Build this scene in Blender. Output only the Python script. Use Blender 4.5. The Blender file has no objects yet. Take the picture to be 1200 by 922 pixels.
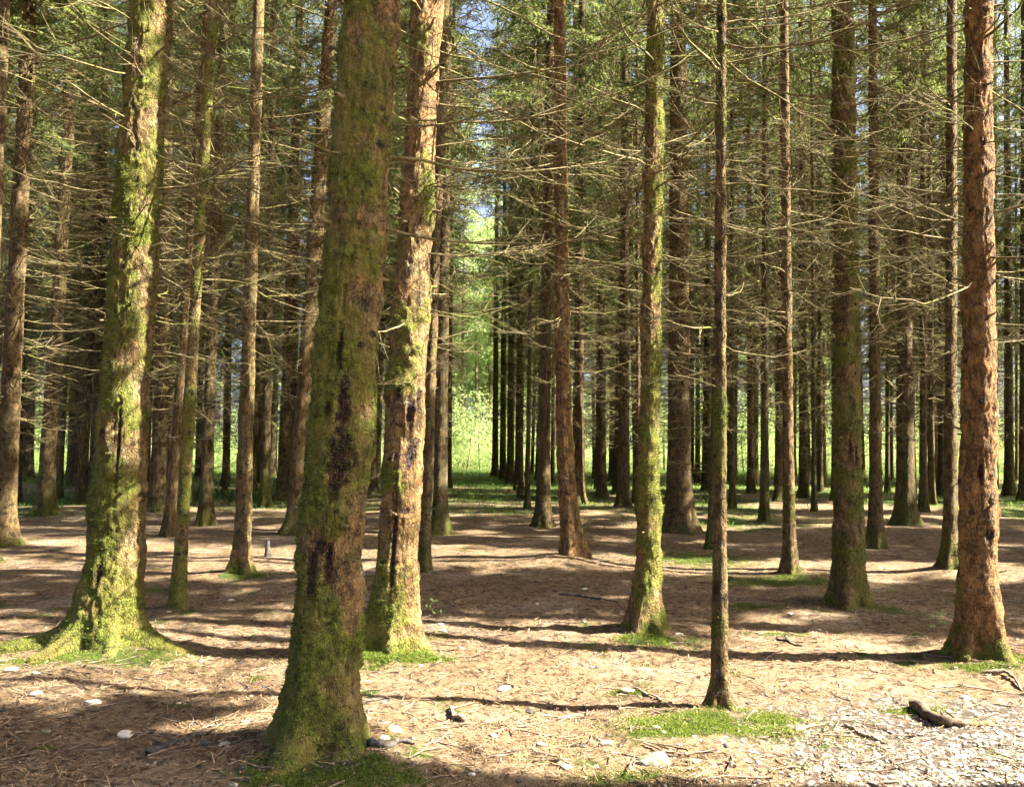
import bpy, math, random
import numpy as np
from mathutils import Vector, Matrix, Euler

R = math.radians
rng = np.random.default_rng(7)
random.seed(11)
SC = bpy.context.scene
COL = SC.collection

# ------------------------------------------------------------------ camera numbers
CAM_H, PITCH, FPX, CX, CY = 1.6, R(3.5), 1000.0, 600.0, 461.0
SUN_EL, SUN_AZ = R(43), R(-8)          # azimuth measured from +X towards +Y

# ------------------------------------------------------------------ noise
def _h(ix, iy, iz, seed):
    seed = int(seed) % 1000
    n = (ix * 374761393 + iy * 668265263 + iz * 2147483647 + seed * 974634777) & 0xFFFFFFFF
    n = ((n ^ (n >> 13)) * 1274126177) & 0xFFFFFFFF
    n = ((n ^ (n >> 16)) * 2246822519) & 0xFFFFFFFF
    return ((n ^ (n >> 15)) & 0xFFFF) / 65535.0 * 2 - 1

def noise3(x, y, z, seed=0):
    x, y, z = np.broadcast_arrays(np.asarray(x, float), np.asarray(y, float), np.asarray(z, float))
    fx, fy, fz = np.floor(x), np.floor(y), np.floor(z)
    ix, iy, iz = fx.astype(np.int64), fy.astype(np.int64), fz.astype(np.int64)
    u, v, w = x - fx, y - fy, z - fz
    u = u * u * (3 - 2 * u); v = v * v * (3 - 2 * v); w = w * w * (3 - 2 * w)
    def L(a, b, t): return a + (b - a) * t
    c = lambda i, j, k: _h(ix + i, iy + j, iz + k, seed)
    return L(L(L(c(0,0,0), c(1,0,0), u), L(c(0,1,0), c(1,1,0), u), v),
             L(L(c(0,0,1), c(1,0,1), u), L(c(0,1,1), c(1,1,1), u), v), w)

def fbm(x, y, z, octv=3, seed=0):
    s, a, t = 0, 1.0, 0
    for k in range(octv):
        s = s + a * noise3(np.asarray(x) * 2**k, np.asarray(y) * 2**k, np.asarray(z) * 2**k, seed + k * 17)
        t += a; a *= .5
    return s / t

def sstep(a, b, x):
    t = np.clip((np.asarray(x, float) - a) / (b - a), 0, 1)
    return t * t * (3 - 2 * t)

# ------------------------------------------------------------------ ground height
MOUNDS = []                                            # (x, y, height, radius), filled by the trees
def ground_h(x, y):
    x = np.asarray(x, float); y = np.asarray(y, float)
    h = .09 * fbm(x * .28, y * .28, 0, 2, 5) + .035 * fbm(x * 1.3, y * 1.3, 3, 3, 9)
    h = h * sstep(-6, 1.5, y) * (1 - .6 * sstep(25, 45, y))
    near = np.exp(-((x / 7)**2 + ((y - 6) / 8)**2))
    h = h + near * (.026 * fbm(x * 3.4, y * 4.2, 1, 3, 21) + .009 * noise3(x * 13, y * 13, 2, 22) + .006 * noise3(x * 23, y * 23, 4, 23))
    for mx, my, mh, mr in MOUNDS:
        h = h + mh * np.exp(-((x - mx)**2 + (y - my)**2) / (mr * mr))
    return h
def gh(x, y): return float(ground_h(x, y))

def ray(px, py):
    u, v = (px - CX) / FPX, (CY - py) / FPX
    c, s = math.cos(PITCH), math.sin(PITCH)
    return Vector((u, c - v * s, s + v * c))
def at_ground(px, py):
    d = ray(px, py); z = 0.0
    for _ in range(6):
        t = (z - CAM_H) / d.z
        p = Vector((0, 0, CAM_H)) + d * t
        z = gh(p.x, p.y)
    return p
def at_depth(px, py, Y):
    d = ray(px, py)
    return Vector((0, 0, CAM_H)) + d * (Y / d.y)

# ------------------------------------------------------------------ mesh helpers
def mesh_np(name, V, F, mat=None, smooth=False, attrs=None):
    """V (n,3); F (m,k) array or list of such arrays; attrs {name: per-vertex floats}"""
    Fs = F if isinstance(F, list) else [F]
    me = bpy.data.meshes.new(name)
    V = np.asarray(V, np.float32)
    me.vertices.add(len(V)); me.vertices.foreach_set('co', V.ravel())
    nl = sum(f.size for f in Fs); npoly = sum(len(f) for f in Fs)
    me.loops.add(nl); me.polygons.add(npoly)
    me.loops.foreach_set('vertex_index', np.concatenate([f.ravel() for f in Fs]).astype(np.int32))
    tot = np.concatenate([np.full(len(f), f.shape[1]) for f in Fs])
    st = np.concatenate([[0], np.cumsum(tot)[:-1]])
    me.polygons.foreach_set('loop_start', st.astype(np.int32))
    me.polygons.foreach_set('loop_total', tot.astype(np.int32))
    me.polygons.foreach_set('use_smooth', np.full(npoly, smooth))
    for k, a in (attrs or {}).items():
        at = me.attributes.new(k, 'FLOAT', 'POINT')
        at.data.foreach_set('value', np.asarray(a, np.float32))
    me.update(calc_edges=True)
    if mat: me.materials.append(mat)
    return me

def obj(name, me, parent=None, loc=(0, 0, 0), rot=None, scale=None):
    o = bpy.data.objects.new(name, me); COL.objects.link(o)
    o.location = loc
    if rot is not None: o.rotation_euler = rot
    if scale is not None: o.scale = scale
    if parent: o.parent = parent
    return o

def tag(o, label=None, cat=None, group=None, kind=None):
    if label: o['label'] = label
    if cat: o['category'] = cat
    if group: o['group'] = group
    if kind: o['kind'] = kind
    return o

class Tubes:
    """collects tapered tubes"""
    def __init__(s): s.V, s.F, s.n = [], [], 0
    def add(s, pts, rad, sides=5, cap=True):
        pts = np.asarray(pts, float); m = len(pts)
        rad = np.broadcast_to(np.asarray(rad, float), (m,))
        T = np.gradient(pts, axis=0); T /= np.linalg.norm(T, axis=1)[:, None] + 1e-9
        ref = np.array([0, 0, 1.]) if abs(T[:, 2]).mean() < .8 else np.array([1., 0, 0])
        A = np.cross(T, ref); A /= np.linalg.norm(A, axis=1)[:, None] + 1e-9
        B = np.cross(T, A)
        th = np.arange(sides) / sides * 2 * math.pi
        P = pts[:, None] + rad[:, None, None] * (np.cos(th)[None, :, None] * A[:, None] + np.sin(th)[None, :, None] * B[:, None])
        s.V.append(P.reshape(-1, 3))
        i = np.arange(m - 1)[:, None] * sides; j = np.arange(sides)[None]; k = (j + 1) % sides
        q = np.stack([i + j, i + k, i + sides + k, i + sides + j], -1).reshape(-1, 4) + s.n
        s.F.append(q)
        if cap and sides == 4: s.F.append(np.array([[0, 1, 2, 3], [4*m-1, 4*m-2, 4*m-3, 4*m-4]]) + s.n)
        s.n += m * sides
    def mesh(s, name, mat, smooth=True):
        return mesh_np(name, np.concatenate(s.V), np.concatenate(s.F), mat, smooth)

# ------------------------------------------------------------------ materials
class NT:
    def __init__(s, name):
        s.m = bpy.data.materials.new(name); s.m.use_nodes = True
        s.t = s.m.node_tree; s.t.nodes.clear()
        s.out = s.n('ShaderNodeOutputMaterial')
    def n(s, typ, ins=None, **kw):
        nd = s.t.nodes.new(typ)
        for k, v in kw.items(): setattr(nd, k, v)
        for k, v in (ins or {}).items(): s.set(nd.inputs[k], v)
        return nd
    def set(s, sock, v):
        if isinstance(v, bpy.types.NodeSocket): s.t.links.new(v, sock)
        elif isinstance(v, bpy.types.Node): s.t.links.new(v.outputs[0], sock)
        else: sock.default_value = v if not (isinstance(v, tuple) and len(v) == 3 and len(sock.default_value) == 4) else (*v, 1)
    def noise(s, vec, scale, detail=3, rough=.6, dist=0):
        return s.n('ShaderNodeTexNoise', {'Vector': vec, 'Scale': scale, 'Detail': detail, 'Roughness': rough, 'Distortion': dist}).outputs[0]
    def mix(s, f, a, b):
        nd = s.n('ShaderNodeMix', data_type='RGBA')
        s.set(nd.inputs[0], f); s.set(nd.inputs[6], a); s.set(nd.inputs[7], b)
        return nd.outputs[2]
    def math(s, op, a, b=0.5, c=0.0, clamp=False):
        nd = s.n('ShaderNodeMath', operation=op, use_clamp=clamp)
        s.set(nd.inputs[0], a); s.set(nd.inputs[1], b)
        if op in ('MULTIPLY_ADD',): s.set(nd.inputs[2], c)
        return nd.outputs[0]
    def ramp(s, f, a, b, lo=0.0, hi=1.0):
        nd = s.n('ShaderNodeMapRange', interpolation_type='SMOOTHSTEP')
        for k, v in zip(range(5), (f, a, b, lo, hi)): s.set(nd.inputs[k], v)
        return nd.outputs[0]
    def attr(s, name): return s.n('ShaderNodeAttribute', attribute_name=name).outputs['Fac']
    def bump(s, h, strength=.5, dist=.01):
        return s.n('ShaderNodeBump', {'Height': h, 'Strength': strength, 'Distance': dist}).outputs[0]
    def surface(s, color, rough=.9, normal=None, spec=.2, transl=None, tcol=None):
        b = s.n('ShaderNodeBsdfPrincipled')
        s.set(b.inputs['Base Color'], color); s.set(b.inputs['Roughness'], rough)
        s.set(b.inputs['Specular IOR Level'], spec)
        if normal is not None: s.set(b.inputs['Normal'], normal)
        sh = b.outputs[0]
        if transl:
            t = s.n('ShaderNodeBsdfTranslucent'); s.set(t.inputs[0], tcol)
            mx = s.n('ShaderNodeMixShader'); s.set(mx.inputs[0], transl)
            s.set(mx.inputs[1], sh); s.set(mx.inputs[2], t.outputs[0]); sh = mx.outputs[0]
        s.t.links.new(sh, s.out.inputs['Surface'])
        return s.m

def mat_bark():
    n = NT('spruce_bark')
    co = n.n('ShaderNodeTexCoord').outputs['Object']
    info = n.n('ShaderNodeObjectInfo')
    sep = n.n('ShaderNodeSeparateColor', {'Color': info.outputs['Color']})
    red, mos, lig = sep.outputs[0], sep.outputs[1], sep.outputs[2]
    off = n.n('ShaderNodeVectorMath', {0: co, 1: info.outputs['Location']}, operation='ADD').outputs[0]
    st = n.n('ShaderNodeMapping', {'Vector': off, 'Scale': (1, 1, .55)}).outputs[0]
    big = n.noise(off, 2.2, 3)
    med = n.noise(st, 16, 4, .65)
    fine = n.noise(st, 75, 3, .7)
    vor = n.n('ShaderNodeTexVoronoi', {'Vector': n.n('ShaderNodeVectorMath', {0: st, 1: n.n('ShaderNodeVectorMath', {0: n.n('ShaderNodeTexNoise', {'Vector': st, 'Scale': 30.}).outputs[1], 'Scale': .02}, operation='SCALE').outputs[0]}, operation='ADD').outputs[0], 'Scale': 42.}, feature='DISTANCE_TO_EDGE').outputs[0]
    crack = n.ramp(n.math('ADD', vor, n.math('MULTIPLY', n.math('SUBTRACT', med, .5), .25)), -.02, .14, .35, 1)
    brown = n.mix(n.ramp(med, .35, .68), (.042, .034, .013), (.165, .132, .052))
    redb = n.mix(n.ramp(med, .33, .66), (.085, .035, .012), (.29, .135, .045))
    base = n.mix(red, brown, redb)
    grey = n.mix(n.ramp(fine, .35, .7), (.085, .075, .035), (.215, .19, .10))
    base = n.mix(n.math('MULTIPLY', n.ramp(big, .48, .66, 0, .65), n.math('MULTIPLY_ADD', red, -.7, 1.0)), base, grey)
    base = n.mix(n.ramp(fine, .25, .7, 0, .5), base, n.mix(.5, base, (.27, .20, .09)))
    dark = n.mix(.72, base, (.018, .012, .008))
    base = n.mix(crack, dark, base)
    lich = n.ramp(n.noise(off, 11, 4, .75), .63, .70, 0, .7)
    base = n.mix(lich, base, (.30, .31, .22))
    mot = n.noise(off, 10, 6, .78, .4)
    base = n.mix(n.ramp(mot, .50, .64, 0, .72), base, (.024, .017, .010))
    base = n.mix(n.ramp(mot, .30, .42, .38, 0), base, (.30, .25, .15))
    # moss: patches in the noise, more where the tree and the spot on it are mossy
    mt = n.math('ADD', n.noise(off, 3.1, 5, .72), n.math('MULTIPLY', n.noise(off, 22, 3, .7), .35))
    mt = n.math('ADD', mt, n.math('MULTIPLY', n.attr('moss'), .42))
    mm = n.math('SUBTRACT', 1.20, n.math('MULTIPLY', mos, .43))
    mf = n.ramp(n.math('SUBTRACT', mt, mm), -.08, .10)
    mcol = n.mix(n.ramp(n.noise(off, 26, 6, .85), .34, .66), (.016, .021, .005), (.136, .158, .020))
    mcol = n.mix(n.ramp(n.noise(off, 6, 3), .4, .65), mcol, (.125, .105, .025))
    base = n.mix(n.math('MULTIPLY', mf, .88), base, mcol)
    kn = n.ramp(n.math('ADD', n.attr('knot'), n.math('MULTIPLY', n.math('SUBTRACT', fine, .5), .5)), .26, .62, 0, .9)
    base = n.mix(kn, base, (.020, .014, .009))
    wo = n.ramp(n.math('ADD', n.attr('wound'), n.math('MULTIPLY', n.math('SUBTRACT', n.noise(off, 30, 5, .85), .5), 2.2)), .30, .62)
    wcol = n.mix(n.ramp(fine, .4, .7), (.010, .007, .006), (.070, .034, .018))
    base = n.mix(wo, base, wcol)
    strk = n.noise(n.n('ShaderNodeMapping', {'Vector': off, 'Scale': (1, 1, .18)}).outputs[0], 13, 4, .7)
    base = n.mix(n.ramp(strk, .52, .70, 0, .65), base, (.022, .016, .011))
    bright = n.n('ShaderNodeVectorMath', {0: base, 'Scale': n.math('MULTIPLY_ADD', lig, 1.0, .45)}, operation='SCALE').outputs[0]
    hgt = n.math('ADD', n.math('MULTIPLY', crack, .35), n.math('ADD', n.math('MULTIPLY', med, .9), n.math('MULTIPLY', fine, .7)))
    hgt = n.math('ADD', hgt, n.math('MULTIPLY', mf, .5))
    return n.surface(bright, n.mix(wo, (.9, .9, .9), (.45, .45, .45)), n.bump(n.math('SUBTRACT', hgt, n.math('MULTIPLY', mot, 1.5)), 1.0, .026), .15)

def mat_wood(name, c1, c2, moss=.35):
    n = NT(name)
    co = n.n('ShaderNodeTexCoord').outputs['Object']
    info = n.n('ShaderNodeObjectInfo')
    off = n.n('ShaderNodeVectorMath', {0: co, 1: info.outputs['Location']}, operation='ADD').outputs[0]
    a = n.mix(n.ramp(n.noise(off, 30, 3), .3, .7), c1, c2)
    g = n.ramp(n.noise(off, 2.5, 4, .7), .52, .66, 0, moss)
    a = n.mix(g, a, (.12, .135, .025))
    return n.surface(a, .9, n.bump(n.noise(off, 120, 2), .5, .004), .15)

def mat_leaf(name, c1, c2, tcol, transl=.45, scale=.6):
    n = NT(name)
    geo = n.n('ShaderNodeNewGeometry')
    co = n.n('ShaderNodeTexCoord').outputs['Object']
    f = n.math('ADD', n.math('MULTIPLY', geo.outputs['Random Per Island'], .6), n.math('MULTIPLY', n.noise(co, scale, 2), .6))
    c = n.mix(n.ramp(f, .25, .95), c1, c2)
    return n.surface(c, .7, None, .2, transl, n.mix(.5, c, tcol))

def mat_ground():
    n = NT('needle_litter_soil')
    co = n.n('ShaderNodeTexCoord').outputs['Object']
    green, gravel = n.attr('green'), n.attr('gravel')
    big = n.noise(co, .9, 4)
    med = n.noise(co, 7, 5, .7)
    fine = n.noise(co, 60, 4, .75, .6)
    fib = n.n('ShaderNodeTexWave', {'Vector': co, 'Scale': 34., 'Distortion': 22., 'Detail': 4., 'Detail Scale': 3.2, 'Detail Roughness': .75}, wave_type='BANDS').outputs[1]
    lit = n.mix(n.ramp(fine, .3, .7), (.056, .030, .015), (.30, .195, .105))
    lit = n.mix(n.ramp(fib, .15, .9, 0, .75), lit, (.39, .275, .155))
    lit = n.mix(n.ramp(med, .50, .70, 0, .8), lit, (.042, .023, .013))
    lit = n.mix(n.ramp(big, .48, .66, 0, .7), lit, (.44, .33, .225))
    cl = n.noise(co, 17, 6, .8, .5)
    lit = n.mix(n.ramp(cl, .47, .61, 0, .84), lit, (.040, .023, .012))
    lit = n.mix(n.ramp(n.noise(co, 26, 4, .75), .60, .70, 0, .6), lit, (.42, .31, .20))
    v = n.n('ShaderNodeTexVoronoi', {'Vector': co, 'Scale': 22.})
    st = n.mix(n.ramp(v.outputs[0], .15, .55), n.mix(n.n('ShaderNodeSeparateColor', {'Color': v.outputs[1]}).outputs[0], (.30, .27, .22), (.55, .51, .45)), (.13, .10, .075))
    gf = n.ramp(n.math('ADD', gravel, n.math('MULTIPLY', n.math('SUBTRACT', med, .5), .9)), .35, .65)
    c = n.mix(gf, lit, st)
    gr = n.mix(n.ramp(n.noise(co, 30, 4, .8), .3, .7), (.030, .050, .010), (.105, .155, .028))
    mf = n.ramp(n.math('ADD', green, n.math('MULTIPLY', n.math('SUBTRACT', n.noise(co, 5, 5, .75), .5), 1.5)), .40, .62, 0, .92)
    c = n.mix(mf, c, gr)
    h = n.math('ADD', n.math('MULTIPLY_ADD', med, 1.2, n.math('MULTIPLY', cl, -1.2)), n.math('ADD', n.math('MULTIPLY', fine, .6), n.math('MULTIPLY', fib, .35)))
    h = n.math('SUBTRACT', h, n.math('MULTIPLY', n.math('MULTIPLY', v.outputs[0], gf), 1.2))
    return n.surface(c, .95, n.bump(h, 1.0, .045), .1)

def mat_stone(name, c1, c2, moss):
    n = NT(name)
    co = n.n('ShaderNodeTexCoord').outputs['Object']
    off = n.n('ShaderNodeVectorMath', {0: co, 1: n.n('ShaderNodeObjectInfo').outputs['Location']}, operation='ADD').outputs[0]
    f = n.noise(off, 28, 5, .7)
    isl = n.n('ShaderNodeNewGeometry').outputs['Random Per Island']
    c = n.mix(n.ramp(n.math('ADD', n.math('MULTIPLY', f, .8), n.math('MULTIPLY', isl, .4)), .3, .85), c1, c2)
    c = n.mix(n.ramp(n.noise(off, 12, 4, .7), .60 - .3 * moss, .72 - .3 * moss, 0, .9), c, n.mix(.3 + .7 * moss, (.10, .075, .05), (.07, .09, .02)))
    return n.surface(c, .85, n.bump(f, .7, .01), .25)

def mat_litter():
    n = NT('fallen_needles')
    isl = n.n('ShaderNodeNewGeometry').outputs['Random Per Island']
    c = n.mix(isl, (.055, .028, .014), (.30, .19, .105))
    return n.surface(c, .85, None, .2)

M = dict(
    bark=mat_bark(),
    twig=mat_wood('dead_branch_bark', (.050, .040, .018), (.185, .150, .072), .8),
    wood=mat_wood('fallen_wood', (.07, .05, .035), (.23, .165, .115), .2),
    limb=mat_wood('weathered_limb', (.040, .027, .018), (.125, .085, .055), .25),
    char=mat_wood('dark_rotten_wood', (.018, .016, .015), (.085, .075, .065), .15),
    needle=mat_leaf('spruce_needles', (.028, .040, .012), (.098, .118, .034), (.30, .35, .09), .48),
    leaf=mat_leaf('shrub_leaves', (.09, .145, .045), (.27, .34, .13), (.52, .62, .20), .5, .35),
    grass=mat_leaf('grass_blades', (.040, .085, .012), (.115, .185, .032), (.24, .40, .05), .4, .5),
    moss=mat_leaf('moss_fronds', (.036, .054, .008), (.130, .165, .022), (.24, .31, .035), .35, 3.0),
    ground=mat_ground(),
    stone=mat_stone('pale_limestone', (.15, .128, .095), (.42, .375, .30), .3),
    mstone=mat_stone('mossy_limestone', (.20, .19, .14), (.40, .38, .30), .6),
    litter=mat_litter(),
)

# ------------------------------------------------------------------ trunk
def trunk_mesh(name, r, H=20., lobes=5, flare=.9, fh=.22, dz=.03, sides=56, zfine=6., disp=1., seed=0, wounds=(), curve=None, mossf=None, ell=0., roots=()):
    """r: radius at breast height.  Rings are dense below zfine, sparse above."""
    g = np.random.default_rng(seed)
    z1 = np.concatenate([np.arange(-.18, zfine, dz), np.arange(zfine, H * .6, max(.25, dz * 4)), np.arange(H * .6, H + .01, .9)])
    th = np.arange(sides) / sides * 2 * math.pi
    Z, T = np.meshgrid(z1, th, indexing='ij')
    rad = r * (1.03 - .80 * np.clip((Z - 1.0) / (H - 1), -1, 1)**1.0 * .9)
    ph = g.uniform(0, 6.28, 3)
    lob = .55 + .42 * np.cos(lobes * T + ph[0]) + .25 * np.cos((lobes - 2) * T + ph[1])
    f = np.exp(-np.clip(Z, -.1, None) / fh)
    rad = rad * (1 + .26 * np.exp(-np.clip(Z, 0, None) / .8)) + r * flare * 1.25 * f * np.clip(lob, .05, None)**1.3
    for (ang, ln, wd, dec) in roots:                   # long roots: local reach at the very foot
        da = np.abs((T - ang + math.pi) % (2 * math.pi) - math.pi)
        rad = rad + ln * np.exp(-(da / wd)**2) * np.exp(-np.clip(Z, -.02, None) / dec)
    rad = rad * (1 + .05 * np.cos(2 * T + ph[2]) + .03 * np.cos(3 * T + ph[1] + Z * .4))
    X, Y = np.cos(T), np.sin(T)
    s = seed * 13.7
    nx, ny = X * r, Y * r
    d = .020 * fbm(nx * 5 + s, ny * 5, Z * 3, 2, seed) + .011 * fbm(nx * 22 + s, ny * 22, Z * 12, 3, seed + 3)
    if dz < .05: d = d - .009 * np.clip(1 - 2.6 * np.abs(noise3(nx * 34 + s, ny * 34, Z * 20, seed + 6) + .3 * noise3(nx * 80, ny * 80, Z * 60, seed + 8)), 0, 1) + .006 * np.abs(noise3(nx * 75 + s, ny * 75, Z * 45, seed + 5))
    d = d * disp * min(1, r / .13)
    knot = np.zeros_like(Z); kz = .55 + g.uniform(0, .3)
    knots = []
    while kz < H * .55:
        for k in range(g.integers(3, 6)):
            ka, kk = g.uniform(0, 6.28), kz + g.normal(0, .05)
            knots.append((kk, ka))
        if g.random() < .5: knots.append((kz + g.uniform(.1, .3), g.uniform(0, 6.28)))
        kz += g.uniform(.34, .52)
    for kk, ka in knots:
        i0, i1 = np.searchsorted(z1, kk - .12), np.searchsorted(z1, kk + .12)
        if i1 <= i0: continue
        da = np.abs((T[i0:i1] - ka + math.pi) % (2 * math.pi) - math.pi) * r
        ks = g.uniform(.5, 1.35); ka2 = g.uniform(.5, 1.05)
        q = ka2 * np.exp(-((da / (.026 * ks))**2 + ((Z[i0:i1] - kk) / (.024 * ks))**2))
        knot[i0:i1] = np.maximum(knot[i0:i1], q)
        d[i0:i1] += min(1, r / .12) * ks * (.013 * min(disp, 1.2) * np.exp(-((da / .045)**2 + ((Z[i0:i1] - kk + .01) / .04)**2)) - .008 * q)
    if dz < .05:
        mo_ = (mossf(T, Z) if mossf else np.exp(-np.clip(Z, 0, None) / .5) * .9) + 1.5 * fbm(nx * 5 + s, ny * 5, Z * 4, 4, seed + 9)
        d = d + np.clip(mo_ - .2, 0, 1) * min(1, r / .12) * (.010 + .016 * fbm(nx * 30 + s, ny * 30, Z * 26, 3, seed + 14))
    wound = np.zeros_like(Z)
    for (wa, wz, ww, wh) in wounds:
        da = np.abs((T - wa + math.pi) % (2 * math.pi) - math.pi) * r
        q = np.exp(-((da / ww)**2 + ((Z - wz) / wh)**2))
        wound = np.maximum(wound, q); d = d - .016 * q + .010 * np.exp(-(((da - ww * 1.15) / (ww * .4))**2 + ((Z - wz) / wh)**2))
    rr = rad + d
    cx = cy = 0
    if curve is not None: cx, cy = curve(Z)
    P = np.stack([X * rr + cx, Y * rr + cy, Z], -1)
    n, m = len(z1), sides
    i = np.arange(n - 1)[:, None] * m; j = np.arange(m)[None]; k = (j + 1) % m
    F = np.stack([i + j, i + k, i + m + k, i + m + j], -1).reshape(-1, 4)
    mo = mossf(T, Z) if mossf else np.exp(-np.clip(Z, 0, None) / .5) * .9
    if dz < .05: mo = mo + 1.5 * fbm(nx * 5 + s, ny * 5, Z * 4, 4, seed + 9)
    me = mesh_np(name, P.reshape(-1, 3), F, M['bark'], True, {'knot': knot.ravel(), 'wound': wound.ravel(), 'moss': np.broadcast_to(mo, Z.shape).ravel()})
    return me, P, mo, knots

def trunk_r(r, z, H): return r * (1.03 - .72 * min(1, max(-1, (z - 1) / (H - 1))))

# ------------------------------------------------------------------ dead branches (shared shapes) and crowns
def branch_pts(L, rise, curl, g, n=11, wob=.055):
    t = np.linspace(0, 1, n)
    side = np.cumsum(g.normal(0, wob * L / n * 2.2, n)) ; vert = np.cumsum(g.normal(0, wob * L / n * 1.6, n))
    side -= side[0]; vert -= vert[0]
    return np.stack([t * L, side, L * (rise * t + curl * t * t) + vert], -1)

def make_branch(name, L, g, rise, curl, twigs=7, r0=.011, sub=True, sides=5):
    tb = Tubes()
    p = branch_pts(L, rise, curl, g)
    tb.add(p, np.linspace(r0, r0 * .28, len(p)) * (1 + .15 * g.normal(size=len(p))), sides)
    for k in range(twigs):
        i = int(g.integers(1, len(p) - 1)); a = p[i] + (p[i + 1] - p[i]) * g.random()
        d = p[i + 1] - p[i]; d /= np.linalg.norm(d)
        ang = g.choice([-1, 1]) * g.uniform(.5, 1.15)
        dv = np.array([d[0] * math.cos(ang) - d[1] * math.sin(ang), d[0] * math.sin(ang) + d[1] * math.cos(ang), d[2] + g.normal(-.1, .3)])
        l = g.uniform(.12, .42) * L * (1 - .5 * i / len(p))
        t = np.linspace(0, 1, 5)[:, None]
        q = a + dv * l * t + np.array([0, 0, 1]) * g.normal(.02, .12) * l * t * t + np.cumsum(g.normal(0, .02 * l, (5, 3)), 0) * (t > 0)
        tb.add(q, np.linspace(r0 * .42, r0 * .16, 5), 4, False)
        if sub and l > .2:
            for _ in range(int(g.integers(1, 4))):
                b = q[int(g.integers(1, 4))]; e = dv + g.normal(0, .5, 3); e /= np.linalg.norm(e)
                w = g.uniform(.08, .22) * (1 + l)
                u = np.linspace(0, 1, 3)[:, None]
                tb.add(b + e * w * u + g.normal(0, .008, (3, 3)) * u, np.linspace(r0 * .22, r0 * .12, 3), 3, False)
    return tb.mesh(name, M['twig'])

gb = np.random.default_rng(31)
BRANCH = [make_branch('dead_branch', gb.uniform(.8, 1.9), gb, gb.uniform(-.40, .15), gb.uniform(-.1, .42), int(gb.integers(6, 14)), gb.uniform(.006, .0105)) for _ in range(16)]
BRANCH_LONG = [make_branch('long_dead_branch', 2.4, gb, -.02, .30, 11, .011), make_branch('long_dead_branch', 2.1, gb, -.12, .42, 11, .010), make_branch('long_dead_branch', 1.9, gb, -.02, .04, 3, .012), make_branch('long_dead_branch', 2.2, gb, -.28, .62, 12, .010)]
def make_stub(g):
    tb = Tubes(); L = g.uniform(.05, .13)
    p = branch_pts(L, g.uniform(-.2, .3), 0, g, 4, .08)
    tb.add(p, [.016, .012, .010, .007], 6)
    return tb.mesh('branch_stub', M['twig'])
STUB = [make_stub(gb) for _ in range(5)]

def far_twigs(seed, z0, z1, nb, r, H=20.):
    """one mesh of all dead branches of a far tree"""
    g = np.random.default_rng(seed); tb = Tubes()
    for k in range(nb):
        z = z0 + (z1 - z0) * g.random()**.75
        a = g.uniform(0, 6.28); L = g.uniform(.5, 1.9) * (.65 + .35 * (z - z0) / (z1 - z0))
        p = branch_pts(L, g.uniform(-.4, .15), g.uniform(-.1, .4), g, 6)
        c, s = math.cos(a), math.sin(a)
        R3 = np.array([[c, -s, 0], [s, c, 0], [0, 0, 1]])
        o = np.array([c * r * .8, s * r * .8, z])
        tb.add(p @ R3.T + o, np.linspace(.010, .004, 6), 3, False)
        for _ in range(int(g.integers(3, 7))):
            i = int(g.integers(1, 5)); dv = g.normal(0, 1, 3) * np.array([1, 1, .45]); dv[0] += .5; dv /= np.linalg.norm(dv)
            l = g.uniform(.12, .5)
            q = p[i] + dv * l * np.linspace(0, 1, 3)[:, None] + np.array([0, 0, 1]) * g.normal(0, .05) * np.array([0, .5, 1])[:, None]
            tb.add(q @ R3.T + o, np.linspace(.0045, .0025, 3), 3, False)
    return tb.mesh('dead_twigs', M['twig'])

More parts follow.
